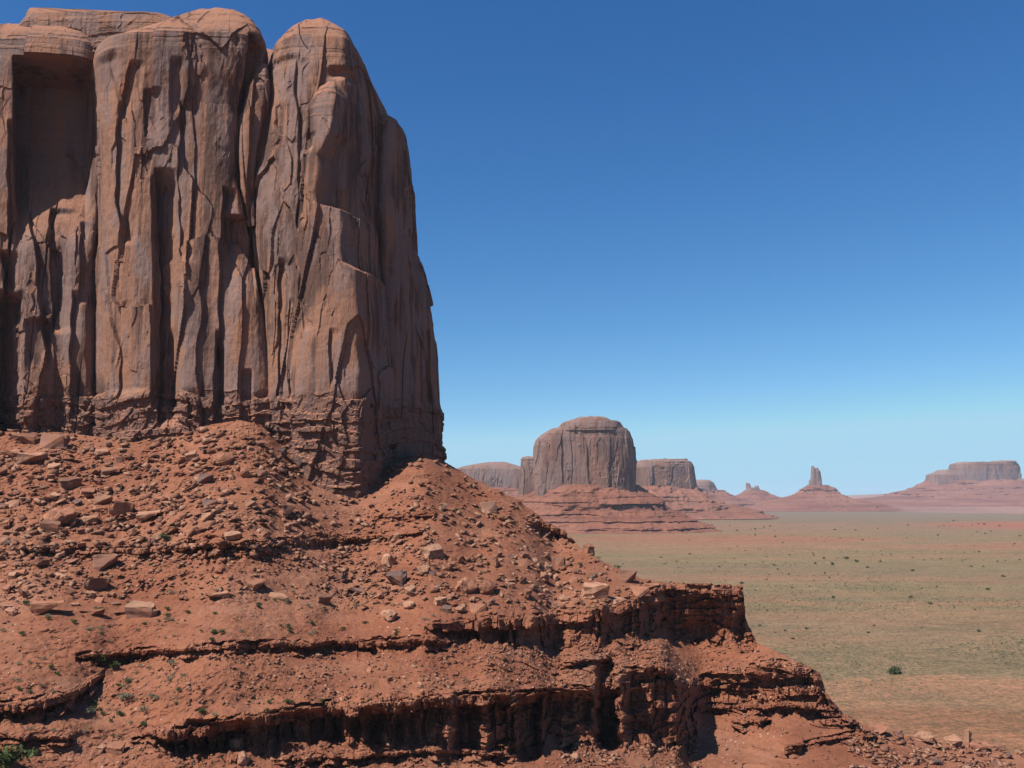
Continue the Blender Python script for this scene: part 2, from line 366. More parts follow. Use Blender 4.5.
for li, L in enumerate(LEDGES):
    t_ = pl(L, PX, 1); h_ = pl(L, PX, 2)
    h_ = h_ * (1 + 0.45 * fbm(PX / 16, PX * 0, PX * 0 + li, 47 + li, 3))
    blk = cells(PX / 9 + 0.3 * perlin(PX / 20, PY / 20, 0 * PX, 7), PX * 0 + 0.5, PX * 0 + li, 97 + li)[0] - 0.5
    t_ = t_ + wig * np.clip(h_ / 22, 0, 1) * 0.55 + blk * np.clip(h_ * 0.22, 0, 5)
    on = (h_ > 1.0) & (PY >= t_) & (PY <= t_ + h_)
    rel = np.where(on, (PY - t_) / np.maximum(h_, 0.5), 0)
    alpha = np.where(on, 87.0, alpha)
    cliff = np.where(on, 1.0, cliff)
    hm = h_ * 0.2                                      # height in metres, about
    over = np.clip(hm * 0.40, 0.6, 3.2) * (1 - 0.6 * sstep(530, 560, PX) * sstep(18, 30, h_)) * (1 + 1.1 * blk)
    capf = np.clip(2.2 / np.maximum(hm, 0.1), 0.16, 0.5)
    p = np.where(rel < capf, -over * 0.6, over * 1.15 * (1 - sstep(capf + 0.1, 1.05, rel)))
    prof = np.where(on, p, prof)
Yg = np.zeros(PX.shape); Yg[0] = botY
te = tan_el(PY)
for r in range(1, NU):
    ta = np.tan(np.radians(alpha[r]))
    Yg[r] = Yg[r - 1] + Yg[r - 1] * (te[r] - te[r - 1]) / np.maximum(ta - te[r], 0.09)
def hsm(A, n):
    k_ = np.hanning(2 * n + 1); k_ /= k_.sum()
    return np.apply_along_axis(lambda a: np.convolve(np.pad(a, n, 'edge'), k_, 'valid'), 1, A)
def vsm(A, n):
    k_ = np.hanning(2 * n + 1); k_ /= k_.sum()
    return np.apply_along_axis(lambda a: np.convolve(np.pad(a, n, 'edge'), k_, 'valid'), 0, A)
rt = (775 - topy_s) / DP                                     # grid row of the crest
Ytop_now = np.array([np.interp(rt[c], np.arange(NU), Yg[:, c]) for c in range(nC)])
scale = (topY - botY) / np.maximum(Ytop_now - botY, 1e-3)
okc = (PXc < 742) | (PXc > 760); scale = np.interp(PXc, PXc[okc], scale[okc])
scale = hsm(scale[None], 12)[0]
Yg = botY + (Yg - botY) * scale
Ys = hsm(Yg, 22)
res = Yg - Ys
res = hsm(res - vsm(res, 24), 3)
Yg = Ys + res * 0.9
# buttresses and clefts of the big ledge, as offsets in metres (negative = towards the viewpoint)
def box(x0, x1, y0, y1, d, ex=3.0, ey=4.0, slant=0.0):
    xx = PXn - slant * (PY - y0)
    return d * sstep(x0 - ex, x0 + ex, xx) * (1 - sstep(x1 - ex, x1 + ex, xx)) * sstep(y0 - ey, y0 + ey, PY) * (1 - sstep(y1 - ey, y1 + ey, PY))
PXn = PX + 5.0 * fbm(PX / 45, PY / 18, 0 * PX, 63, 3) + 1.5 * fbm(PX / 8, PY / 5, 0 * PX, 65, 2)
off = np.zeros(PX.shape)
off += box(478, 602, 648, 692, -2.5, 8, 8)
off += box(612, 668, 640, 672, -3.5, 5, 5)
off += box(597, 616, 660, 748, 9.0, 4, 12, 0.03)
off += box(520, 540, 694, 760, 6.0, 4, 6)
off += box(545, 575, 690, 716, 2.5, 4, 3)
off += box(577, 590, 692, 722, 2.5, 3, 3)
off += box(614, 652, 664, 830, -3.0, 4, 8)
off += box(622, 646, 690, 712, 1.8, 4, 2) + box(622, 646, 722, 730, 1.5, 4, 2)
off += box(456, 478, 694, 748, 2.8, 3, 3) + box(490, 508, 697, 750, 2.6, 2, 3) + box(420, 440, 696, 745, 2.5, 3, 3)
off += box(330, 345, 712, 742, 3.0, 3, 3) + box(365, 384, 708, 744, 3.0, 3, 3) + box(396, 420, 706, 744, 2.5, 3, 3)
off += box(186, 250, 722, 752, 4.0, 5, 4) + box(270, 328, 712, 740, 3.0, 5, 4)
off += box(206, 242, 536, 566, 2.0, 3, 2) - box(216, 224, 534, 572, 2.0, 3, 2)
lx = np.interp(PY, [580, 605, 640, 680, 775], [656, 662, 670, 689, 692])
off += -7.0 * (1 - sstep(-34, 0, PX - lx)) * 0 + 9.0 * (sstep(-16, 2, PX - lx) - sstep(20, 110, PX - lx)) * sstep(596, 640, PY) * (1 - 0.35 * sstep(730, 800, PY))
off += box(735, 745, 608, 640, 2.0, 2, 3)
Yb = Yg + off
over_crest = np.maximum(topy[None] - PY, 0)            # pixels past the crest: the ground turns over and falls away behind
PYn = np.maximum(PY, topy[None])
rr_ = (775 - PYn) / DP; i0 = np.clip(np.floor(rr_).astype(int), 0, NU - 2); f_ = rr_ - i0; cc = np.arange(nC)[None]
def resamp(A): return A[i0, cc] * (1 - f_) + A[i0 + 1, cc] * f_
Yb, prof, cliff = resamp(Yb), resamp(prof), resamp(cliff)
PY = PYn; NR = NU
X0, Y0_, Z0 = world(PX, PY, Yb)
cm = cliff
dil = cm.copy()
for k in range(1, 5):
    dil[k:] = np.maximum(dil[k:], cm[:-k]); dil[:-k] = np.maximum(dil[:-k], cm[k:])
# strata, flutes and blocks on the cliffs
sv, sb = cells(X0 / 7, Y0_ / 7, Z0 / 1.15 + 0.6 * fbm(X0 / 9, Y0_ / 9, Z0 / 9, 3, 2), 7)
cv, cb = cells(X0 / 2.3, Y0_ / 2.3, Z0 / 2.6, 11)
cv2, cb2 = cells(X0 / 0.9, Y0_ / 0.9, Z0 / 0.7, 13)
fl = fbm(X0 / 4.5, Y0_ / 9, Z0 / 22, 15, 4)
red_strat = sstep(655, 700, PX) + np.exp(-((PX - 560) / 90) ** 2) * sstep(640, 660, PY)
d = prof + dil * ((sv - 0.5) * (1.0 + 2.4 * np.clip(red_strat + sstep(600, 640, PX), 0, 1)) + (cv - 0.5) * 1.3 + (cv2 - 0.5) * 0.45 + fl * 2.1)
# lumpy ground: rubble and rills
rub, rb = cells(X0 / 1.7, Y0_ / 1.7, Z0 / 1.7, 21)
rub2, _ = cells(X0 / 0.8, Y0_ / 0.8, Z0 / 0.8, 23)
rough = sstep(-0.25, 0.35, fbm(X0 / 14, Y0_ / 14, Z0 / 14, 25, 3) + 0.25)
talus_left = sstep(330, 250, PX + (PY - 430) * 0.5) * sstep(600, 520, PY)
smoothred = np.clip(sstep(690, 720, PY) * sstep(690, 720, PX) + 0.0, 0, 1)
amp = (0.25 + 0.75 * rough) * (0.55 + 0.6 * talus_left) * (1 - 0.75 * smoothred) * (1 - 0.5 * sstep(880, 1000, PX))
rubble_bulge = np.exp(-((PX - 555) / 70) ** 2 - ((PY - 666) / 18) ** 2) + np.exp(-((PX - 640) / 26) ** 2 - ((PY - 655) / 14) ** 2)
d = d + (1 - dil) * (amp * ((rub - 0.5) * 0.55 * sstep(0.0, 0.12, rb) + (rub2 - 0.5) * 0.4 + fbm(X0 / 1.3, Y0_ / 1.3, Z0 / 1.3, 33, 3) * 0.5) + rubble_bulge * ((rub - .5) * 1.5 + (rub2 - .5) * .8))
d = d + fbm(X0 / 22, Y0_ / 22, Z0 / 22, 27, 3) * 2.6 * (1 - 0.8 * sstep(880, 980, PX)) + fbm(X0 / 3.2, Y0_ / 3.2, Z0 / 3.2, 29, 3) * 0.55 * (1 - 0.6 * smoothred)
d = d + (1 - dil) * smoothred * (sv - 0.5) * 0.5
edge = sstep(0.0, 0.015, np.linspace(0, 1, NR))[:, None] * (1 - sstep(0, 3, over_crest) * 0.0)
d = d * edge
YY = Yb + d
XW, YW, ZW = world(PX, PY, YY)
bY = over_crest * 0.30; bS = np.where(PX < 440, 0.08, 0.6)
XW = XW * (1 + bY / YW * 0.8); YW = YW + bY; ZW = ZW - bY * bS
ZW = np.maximum(ZW, GROUND - 1.5)
front = np.stack([XW, YW, ZW], -1)
# ground in front of the picture's lower edge runs down to the floor; behind the crest it falls away
b0 = front[0]; skirt = []
for k, fr in enumerate(np.linspace(1, 0.04, 22)[:-1]):
    drop = (b0[:, 2] - (GROUND - 1.5)) * fr
    yy = b0[:, 1] - drop / 0.6
    n_ = fbm(b0[:, 0] / 12, yy / 12, drop / 12, 71, 4) * 2.4 + (cells(b0[:, 0] / 2, yy / 2, drop / 2, 73)[0] - 0.5) * 0.8
    skirt.append(np.stack([b0[:, 0] * (yy / b0[:, 1]) ** 0.5, yy, b0[:, 2] - drop + n_ * (1 - fr) * min(1, (1 - fr) * 6)], -1))
t0 = front[-1]; back = []
behind = PXc < 440
for k in range(1, 26):
    dd = (k / 25) ** 1.5 * 190
    slope = np.where(behind, 0.08, 0.55)
    zz = np.maximum(t0[:, 2] - dd * slope, GROUND - 1.5)
    if k > 3: zz = np.where(behind & (dd > 60), np.maximum(t0[:, 2] - (dd - 50) * 0.6, GROUND - 1.5), zz)
    yy = t0[:, 1] + dd
    n_ = fbm(t0[:, 0] / 12, yy / 12, zz / 12, 75, 4) * 2.0 * min(1, k / 6)
    back.append(np.stack([t0[:, 0] * (1 + dd / t0[:, 1] * 0.8), yy, zz + np.where(zz > GROUND, n_, 0)], -1))
P = np.concatenate([np.stack(skirt), front, np.stack(back)], 0)
hill = link('red_slope', grid_mesh('red_slope', P), M_HILL); tag(hill, kind='structure')

def surf(px, py):
    c = (px - PXc[0]); c0 = int(np.clip(c, 0, nC - 2))
    r = int(np.clip(round((775 - max(py, topy[c0])) / DP), 0, NR - 1))
    return Vector(front[r, c0])
def slope_n(px, py, w=7):
    a, b, c_ = surf(px - w, py), surf(px + w, py), surf(px, py - w)
    n = (b - a).cross(c_ - a); n.normalize()
    return n if n.z > 0 else -n
def is_cliff(px, py):
    c0 = int(np.clip(px - PXc[0], 0, nC - 1)); r = int(np.clip(round((775 - max(py, topy[c0])) / DP), 0, NR - 1))
    return dil[r, c0] > 0
def top_py(px): return float(np.interp(px, PXc, topy))

# ------------------------------------------------------------------ butte builder
def column(name, rows, Yf, hd, mat, parent, n_front=150, n_back=24, dz=0.5, expo=2.6, seed=0, k=1.0, amp=1.0, notches=(), zref=None,
           slabs=1.0, strata_below=None, flat_top=False, skew=0.0, far=False, cap=0.0, kink=None, edges=()):
    """a rock mass given by its outline: rows of (height row, left, right); plan is a squared oval from Yf back to Yf + 2 hd"""
    rows = sorted(rows); A = np.array(rows, float)
    zr = Yf if zref is None else zref
    zt, zb = tan_el(A[0, 0]) * zr, tan_el(A[-1, 0]) * zr
    n = max(8, int((zt - zb) / dz))
    pys = np.linspace(A[0, 0], A[-1, 0], n)
    xl = np.interp(pys, A[:, 0], A[:, 1]); xr = np.interp(pys, A[:, 0], A[:, 2])
    fullw = np.percentile(xr - xl, 70)
    c_ = (xl + xr) / 2; hw = (xr - xl) / 2
    dsc = np.clip((xr - xl) / fullw, 0.05, 1) ** (0.3 if far else 0.6)          # depth shrinks where the outline shrinks
    # arc-length spaced superellipse, the side towards the viewpoint finely divided
    tt = np.linspace(0, 2 * np.pi, 4001)
    ex = 2 / expo
    ux = np.sign(np.cos(tt)) * np.abs(np.cos(tt)) ** ex; uy = np.sign(np.sin(tt)) * np.abs(np.sin(tt)) ** ex
    asp = hd / max(fullw / 2 / F * Yf, 0.1)
    wgt = np.where(uy < 0.15, 1.0, n_back / n_front * 0.5)
    ds = np.hypot(np.diff(ux), np.diff(uy) * min(asp, 1.5)) * (wgt[1:])
    S = np.concatenate([[0], np.cumsum(ds)]); N = n_front + n_back
    ti = np.interp(np.linspace(0, S[-1], N, endpoint=False), S, tt)
    ux = np.sign(np.cos(ti)) * np.abs(np.cos(ti)) ** ex; uy = np.sign(np.sin(ti)) * np.abs(np.sin(ti)) ** ex
    nx = np.sign(ux) * np.abs(ux) ** (expo - 1); ny = np.sign(uy) * np.abs(uy) ** (expo - 1)
    ln = np.hypot(nx, ny); nx /= ln; ny /= ln
    px = c_[:, None] + hw[:, None] * ux[None]
    Yv = (Yf + hd) + hd * dsc[:, None] * uy[None] + skew * (px - A[-1, 1])
    if kink:
        kx = kink[0] if np.isscalar(kink[0]) else (np.interp(pys, [a for a, b in kink[0]], [b for a, b in kink[0]]) + perlin(pys / 30, 0 * pys, 0 * pys, seed + 60) * 4)[:, None]
        Yv = Yv + kink[1] * np.logaddexp(0, (px - kx) / 1.2) * 1.2
    if far or zref is not None:
        px0 = px; X = (px - 512) / F / CP * (Yf + hd) * 1.0
        X = (px - 512) / F * (Yf + hd * (0.85 if far else 1)) / (CP - (384 - pys[:, None]) / F * SP)
    else:
        X = (px - 512) / F * Yv / (CP - (384 - pys[:, None]) / F * SP)
    zrr = zr if (far or zref is not None) else (Yf + hd - hd * dsc)
    Z = np.repeat((tan_el(pys) * zrr)[:, None], N, 1)
    d = np.zeros(X.shape)
    x, y, z = X * k, Yv * k, Z * k
    if amp > 0:
        warp = fbm(x / 24, y / 24, z / 30, seed + 1, 3)
        f1 = facets(x / 15 + warp * 0.08, y / 22, z / 110 + warp * 0.12, seed + 2, 0.6)
        f2 = facets(x / 4.6 + warp * 0.08, y / 9, z / 38 + 0.1 * warp, seed + 9, 0.8)
        v3, b3 = cells(x / 2.0, y / 2.0, z / 3.6, seed + 8)
        lowm = sstep(0.24, 0.55, fbm(x / 12, y / 12, z / 40, seed + 14, 3))
        d += slabs * (f1 * 2.6 + f2 * 1.1 * (0.09 + 0.9 * lowm) + (v3 - 0.5) * 1.0 * lowm)
        d += fbm(x / 34, y / 34, z / 80, seed + 17, 3) * 1.7 + fbm(x / 7, y / 7, z / 30, seed + 20, 4) * 0.28 + fbm(x / 1.8, y / 1.8, z / 3.4, seed + 47, 3) * 0.14
        f3 = facets(x / 2.2 + 0.1 * warp, y / 4, z / 11 + 0.1 * warp, seed + 57, 0.8); fm = sstep(0.1, 0.45, fbm(x / 15, y / 15, z / 30, seed + 59, 2))
        d += slabs * f3 * 0.50 * (0.10 + fm)
        jn = np.abs(perlin(x / 9 + 0.1 * warp, y / 9, z / 160, seed + 41)); jm = sstep(0.1, 0.3, fbm(x / 12, y / 12, z / 50, seed + 43, 2))
        d -= slabs * 1.3 * (1 - sstep(0.0, 0.03, jn)) * jm                       # long vertical joints
        # plates that have come away, leaving a step with an arched top
        pv_ = facets(x / 12 + 0.15 * warp, y / 16, z / 36 + 0.25 * warp, seed + 51, 0.0)
        d -= slabs * 1.1 * sstep(0.18, 0.19, pv_)
        if strata_below is not None:
            m = sstep(strata_below - 6, strata_below + 6, pys)[:, None]
            q, qb = cells(x / 15 + warp, y / 15, z / 2.0 + warp * 1.2, seed + 23)
            q2, _ = cells(x / 3.4 + warp * 2, y / 3.4, z / 5.5 + warp, seed + 26); q3, _ = cells(x / 1.4, y / 1.4, z / 1.3, seed + 28)
            d += m * ((q - 0.5) * 1.9 + (q2 - 0.5) * 1.3 + (q3 - 0.5) * 0.5 + 0.4)
        # rounded tops are bedded rather than slabby
        tm = 1 - sstep(0, 16, (zt - Z) * k)
        q, qb = cells(x / 50, y / 50, z / 1.3 + warp * 0.4, seed + 29)
        d = d * (1 - 0.7 * tm) + tm * (q - 0.5) * 0.5
        d *= amp / k
    rec = np.zeros(d.shape)              # recesses go straight back into the wall
    for (x0, x1, y0, y1, dep, e1, e2, fade) in notches:
        m = sstep(x0 - e1, x0 + e1, px) * (1 - sstep(x1 - e1, x1 + e1, px)) * sstep(y0 - e2, y0 + e2, pys)[:, None] * (1 - sstep(y1 - fade, y1, pys))[:, None]
        if dep > 8: d = d * (1 - m)
        rec += m * dep * (uy[None] < 0)
    for (pts, D, w_) in edges:       # joints where the wall to the right stands back: (height row, position), depth, reach
        ey = [a for a, b in pts]; xe = np.interp(pys, ey, [b for a, b in pts]) + perlin(pys / 26, 0 * pys, 0 * pys, seed + int(pts[0][1])) * 3.0
        on = sstep(ey[0] - 3, ey[0] + 5, pys) * (1 - sstep(ey[-1] - 8, ey[-1] + 4, pys))
        t_ = px - xe[:, None]
        rec += on[:, None] * D * sstep(-1.3, 1.5, t_) * np.clip(1 - t_ / w_, 0, 1) * (uy[None] < 0.2)
    endf = np.clip(np.minimum(np.arange(n) / 3.0, 1), 0, 1)[:, None]
    rec *= np.clip(-ny[None] * 1.6, 0, 1)
    if not far and zref is None: X = X * (1 + rec / Yv)
    X = X + nx[None] * d; Yv = Yv + ny[None] * d + rec
    P = np.stack([X, Yv, Z + (perlin(X * k / 4, Yv * k / 4, 0 * X, seed + 33) * 1.0 / k) * (1 - endf)], -1)
    # close the top by shrinking rings onto the centre
    cx, cy = P[0, :, 0].mean(), P[0, :, 1].mean()
    caps = []
    for fr in (0.0, 0.12, 0.3, 0.5, 0.75):
        q = P[0].copy(); q[:, 0] = cx + (q[:, 0] - cx) * fr; q[:, 1] = cy + (q[:, 1] - cy) * fr
        q[:, 2] = P[0, :, 2].mean() * (1 - fr) + q[:, 2] * fr + cap * (1 - fr) + perlin(q[:, 0] * k / 5, q[:, 1] * k / 5, 0 * q[:, 0], seed + 35) * 0.8 / k * (fr > 0)
        caps.append(q)
    P = np.concatenate([np.stack(caps), P], 0)
    return link(name, grid_mesh(name, P[::-1], wrap=True), mat, parent)

B = empty('rock_butte', (-80, 262, 15))
tag(B, 'towering brown sandstone butte with sheer cracked walls filling the upper left above the scree slope', 'butte')
def bp(*a, **kw):
    o = column(*a, **kw); o.matrix_parent_inverse = Matrix.Translation(-B.location); return o
bp('buttress', [(24,-30,60),(26,-60,88),(30,-95,98),(38,-130,101),(60,-150,100),(300,-165,98.5),(470,-170,98.5)], 248, 22, M_BUTTE, B, n_front=560, dz=0.32, expo=5, seed=130, cap=1,
   notches=[(15,101,56,262,19.0,4,2,150),(-4,23,292,500,6.0,3,6,1),(52,66,250,500,2.0,6,20,1),(-170,-100,70,300,5,5,4,100),(30,50,320,380,2,4,4,30)], strata_below=392,
   edges=[([(250,-2),(300,2),(470,0)],5,24),([(200,50),(260,47),(330,52)],2.5,30),([(290,72),(420,70)],2.0,14),([(120,8),(230,6),(290,10)],2.5,25),([(215,82),(300,80)],1.6,12)])
bp('buttress', [(8,190,236),(11,176,250),(15,162,258),(20,142,263),(26,118,267),(31,100,269),(45,98,269),(70,101,262),(85,102.5,253),(100,103,247),(170,103.5,248),(230,103.5,262),(300,102.5,274),(470,98,292)], 243, 22, M_BUTTE, B, n_front=430, dz=0.32, expo=4.2, seed=200, cap=1,
   notches=[(153,176,180,425,3.2,3,8,30),(168,178,330,425,2.0,3,8,20),(146,160,90,150,2.0,4,4,40),(172,183,60,150,1.4,3,6,60),(225,262,212,305,4.0,4,3,70),(100,118,50,110,2.0,4,6,40),(214,222,345,440,1.5,2,4,10),(240,252,370,440,2.0,2,4,20)], strata_below=392,
   edges=[([(30,249),(60,247),(105,243)],7,30),([(62,268),(110,259),(150,252),(180,250),(225,259),(305,268)],6,16),([(170,156),(300,160),(425,158)],4.0,26),([(100,181),(190,178),(260,183)],1.6,18),([(185,222),(250,219),(330,216),(400,218)],2.2,20),([(60,130),(110,120),(170,118),(240,121)],2.2,16),([(330,214),(425,213)],2.5,10),([(300,118),(420,117)],1.5,14)])
bp('rock_flake', [(62,260,268),(68,254,270),(85,247,271),(110,242,268),(150,240,260),(190,243,256),(225,249,257)], 247.5, 8, M_BUTTE, B, n_front=110, dz=0.32, expo=3, seed=300, amp=0.7)
bp('buttress', [(19,304,326),(21.5,292,340),(26,282,354),(36,273,365),(52,270,371),(66,270,381),(80,269,388),(95,268,394),(110,267,397),(140,262,396),(170,256,388),(230,255,391),(300,261,396),(400,262,405),(500,262,410)], 244, 21, M_BUTTE, B, n_front=320, dz=0.32, expo=3.6, seed=400, cap=1, kink=(345, 0.38),
   notches=[(272,300,56,120,1.2,4,3,50),(330,356,66,80,2.5,4,3,10)], strata_below=396,
   edges=[([(60,297),(130,300),(230,299)],1.6,14),([(260,282),(400,280)],1.8,14),([(300,292),(400,291)],1.5,10)])
bp('buttress', [(79,326,346),(83,315,360),(91,306,370),(104,302,377),(130,301,381),(200,299,383),(300,296,388),(400,282,394),(500,276,398)], 237, 17, M_BUTTE, B, n_front=260, dz=0.32, expo=3.0, seed=500, amp=0.8, kink=([(85,336),(130,332),(155,320),(203,319),(209,341),(262,342),(270,357),(500,360)], 0.42),
   edges=[([(225,303),(330,306)],1.4,14),([(270,378),(400,379)],3,20),([(330,330),(385,331)],1.2,12)],
   notches=[(302,316,130,150,1.5,2,3,10)], strata_below=396)
bp('buttress', [(110,382,402),(113,379,407),(120,377,410),(135,377,413),(160,377,416),(240,379,418),(300,383,424),(500,385,430)], 255, 14, M_BUTTE, B, n_front=160, dz=0.32, expo=3.0, seed=600, amp=0.7, kink=(380, 0.40), strata_below=396)
bp('buttress', [(246,411,417),(258,408,423),(285,404,431),(320,402,437),(345,401,441),(400,400,443),(450,398,446),(500,396,446)], 262, 14, M_BUTTE, B, n_front=150, dz=0.32, expo=3.0, seed=700, amp=0.7, kink=(402, 0.40), strata_below=400, notches=[(425,430,320,410,2,1.5,5,20)])
bp('back_wall', [(31,70,150),(40,50,250),(60,-40,330),(120,-60,370),(500,-80,385)], 279, 12, M_BUTTE, B, n_front=200, dz=0.5, expo=5, seed=850)
bp('cap_ledge', [(8,28,50),(10,26,110),(12,25,170),(20,18,185),(52,0,200)], 253, 9, M_BUTTE, B, n_front=300, dz=0.25, expo=6, seed=800, amp=0.45, slabs=0.4, strata_below=0)

# ------------------------------------------------------------------ distant buttes and mesas
def far_butte(name, label, cat, Y, cliffs, talus, k, hd=None, expo=3.0, ledges=(), tmat=None):
    cx = (cliffs[0][0][1] + cliffs[0][0][2]) / 2
    loc = Vector(world(cx, 500, Y)); E = empty(name, loc); tag(E, label, cat)
    for i, rows in enumerate(cliffs):
        w = max(r[2] - r[1] for r in rows) / F * Y
        h = (hd or w * 0.42)
        if i: h = min(h, w * 0.6)
        o = column('cliff' , rows, Y - h, h, M_FARWALL, E, n_front=int(np.clip((max(r[2] - r[1] for r in rows)) * 4, 50, 420)), n_back=20,
                   dz=Y / F * 0.4, expo=expo, seed=900 + int(Y) % 97 + 40 * i, k=k, amp=1.0, far=True, zref=Y)
        o.matrix_parent_inverse = Matrix.Translation(-loc)
    # talus apron
    A = np.array(talus, float); n = 70
    pys = np.linspace(A[0, 0], A[-1, 0], n); xl = np.interp(pys, A[:, 0], A[:, 1]); xr = np.interp(pys, A[:, 0], A[:, 2])
    N = 520; th = np.linspace(0, 2 * np.pi, N, endpoint=False)
    th = th - 0.45 * np.sin(2 * th) * 0 
    hwm = (xr - xl) / 2 / F * Y; cxm = ((xl + xr) / 2 - 512) / F * Y
    h0 = hd or max(r[2] - r[1] for r in cliffs[0]) / F * Y * 0.42
    dep = np.maximum(h0 * 1.06 + (hwm - hwm[0]) * 0.85, 5)
    X = cxm[:, None] + hwm[:, None] * np.cos(th)[None]; Yv = Y + dep[:, None] * np.sin(th)[None]
    Z = np.repeat(tan_el(pys)[:, None] * Y, N, 1)
    r_ = fbm(X * k / 30, Yv * k / 30, Z * k / 60, 51, 4) * 9 / k + fbm(X * k / 6, Yv * k / 6, Z * k / 6, 53, 3) * 1.6 / k
    zz = Z * k
    q, _ = cells(X * k / 60, Yv * k / 60, zz / 3.2, 55)
    r_ += (q - 0.5) * 2.0 / k
    for (py0, hpx, x0, x1) in ledges:
        lx_ = 512 + X / Y * F
        m = sstep(x0 - 6, x0 + 6, lx_) * (1 - sstep(x1 - 6, x1 + 6, lx_)) if x0 is not None else 1.0
        wv = fbm(X * k / 14, Yv * k / 14, 0 * X, 57, 3) * 1.0
        up = 1 - sstep(py0 - 0.3, py0 + 0.3, pys[:, None] + wv)
        r_ += m * hpx / F * Y * 1.2 * (up - sstep(py0 - 14, py0 - 3, pys[:, None]) * up * 0 - (1 - sstep(py0 - 12, py0 - 1, pys[:, None])) * up)
    X = X + np.cos(th)[None] * r_; Yv = Yv + np.sin(th)[None] * r_
    P = np.stack([X, Yv, Z], -1)
    cap = P[0].copy(); cap[:, 0] = cxm[0]; cap[:, 1] = Y
    P = np.concatenate([cap[None], P], 0)
    o = link('talus_slope', grid_mesh('talus_slope', P[::-1], wrap=True), tmat or M_FARTALUS, E)
    o.matrix_parent_inverse = Matrix.Translation(-loc)
    return E

far_butte('rock_butte', 'broad flat-topped butte with fluted brown walls standing mid-distance just right of the near cliff', 'butte', 1800,
  [[(430,551,627),(432,547,629),(436,541,631),(441,537,633),(447,535.5,634),(470,534,636),(496,533,637),(502,533,637)],
   [(423,564,618),(424,561,620),(431,555,624),(433,553,625)],[(418.5,578,603),(419.2,575,606),(424,571,616)],
   [(457,523,531),(459.5,521,544),(480,520,545),(500,518,548)]],
  [(485,532,636),(494,520,648),(505,508,664),(515,495,678),(521,480,692),(527,462,704),(530.5,440,716)], 0.42, hd=80, expo=3.2,
  ledges=[(504,4,596,662),(520,3.5,None,None),(527,3,None,None)])
far_butte('rock_mesa', 'long low mesa partly hidden behind the left side of the broad flat-topped butte', 'mesa', 3400,
  [[(463,486,507),(464.5,474,513),(467,462,521),(470,452,530),(494,440,545),(500,438,547)]],
  [(488,440,548),(500,415,570),(510,390,600),(515.3,380,610)], 0.26, hd=120, expo=4)
far_butte('rock_mesa', 'square-ended flat mesa showing at the right side of the broad flat-topped butte', 'mesa', 3000,
  [[(461,640,686),(463,630,690),(468,622,692),(491,616,695),(497,614,696)],[(460,650,686),(462.5,648,687)]],
  [(486,612,696),(494,600,706),(503,585,722),(510,570,745),(517.4,550,775)], 0.28, hd=110, expo=4)
far_butte('rock_mesa', 'small rounded blue-grey mesa beyond the square-ended mesa', 'mesa', 5200,
  [[(480,698,709),(482,690,713),(486,685,716),(492,680,719),(499,678,721)]],
  [(490,676,721),(496,665,732),(503,650,750),(510.2,630,780)], 0.18, hd=90, expo=3)
far_butte('rock_butte', 'tiny castle-shaped butte on a red cone, left of the tall thin spire', 'butte', 5800,
  [[(487.5,747,758),(489,746.5,759.5),(494,745.5,760.5),(497,745,761)],[(483,746.3,749),(485,746,750.5),(490,745.8,751.5)],[(486,755,758.6),(489,754.5,759.5)]],
  [(490,744,762),(495,735,771),(500,722,784),(504,705,800),(509.1,680,830)], 0.45, hd=30, expo=3)
far_butte('rock_spire', 'tall thin leaning rock spire on a red cone above the plain', 'rock spire', 5000,
  [[(466,812,813.6),(470,811.6,815),(476,811.2,816),(487,809.5,817),(492,809,818)],[(468,815,817.6),(472,814.5,819.5),(478,814,820.8),(490,813,822.3)],[(480,809.8,814),(492,808.8,815)]],
  [(485,807,825),(488,803,829),(494,794,838),(499,778,850),(504,755,875),(510.6,725,900)], 0.5, hd=22, expo=2.6, ledges=[(490,1.5,None,None)])
far_butte('rock_mesa', 'wide stepped mesa on the horizon at the right edge', 'mesa', 6200,
  [[(462.5,958,1012),(464,953,1016),(468,951.5,1018),(482,950,1019),(487,949,1020)],[(461,996,1011),(463,990,1014)],
   [(470,942,953),(473,935,957),(475,929,960),(482,928,965),(487,926,970)],[(479,1010,1028),(482,1005,1034),(488,1000,1040)]],
  [(480,925,1026),(486,916,1044),(491,902,1075),(497,875,1110),(503,830,1170),(508.5,780,1240)], 0.19, hd=110, expo=3.4, ledges=[(489,1.5,None,None),(495,1.5,None,None)])

# far benches that close the valley
def mat_far():
    return mat_soil('far_bench_soil', (0.27, 0.115, 0.085), (0.30, 0.150, 0.110), (0.24, 0.17, 0.115), 0.03, 0.7, 0.3, False)
cx_ = np.arange(-900, 1900, 6.0)
sky_y = pl([(-900,494),(440,496),(700,497.3),(760,496.5),(850,499.2),(880,496.5),(925,491.5),(1024,489.5),(1300,488),(1900,492)], cx_)
NRf = 60; sF = np.linspace(0, 1, NRf)[:, None]
foot = pl([(-900, 3900), (440, 4300), (850, 4500), (1000, 3600), (1900, 3300)], cx_)
YF = foot[None] + (8600 - foot[None]) * sF ** 0.8
zs = tan_el(sky_y) * 8600
ZF = GROUND - 3 + (zs[None] - GROUND + 3) * sF ** 1.15
ZF = ZF + fbm(np.repeat(cx_[None], NRf, 0) / 50, YF / 500, 0 * YF, 81, 4) * 12 * np.sin(np.pi * sF ** 0.7)
step = 14.0; q = ZF / step; ZF = (ZF * 0.35 + 0.65 * step * (np.floor(q) + sstep(0.55, 0.95, q - np.floor(q)))) * sstep(0, .1, sF) + ZF * (1 - sstep(0, .1, sF))
ZF[-1] = np.where(True, zs, 0)
XF = (cx_[None] - 512) / F * YF / CP
PF = np.stack([XF, YF, ZF], -1)
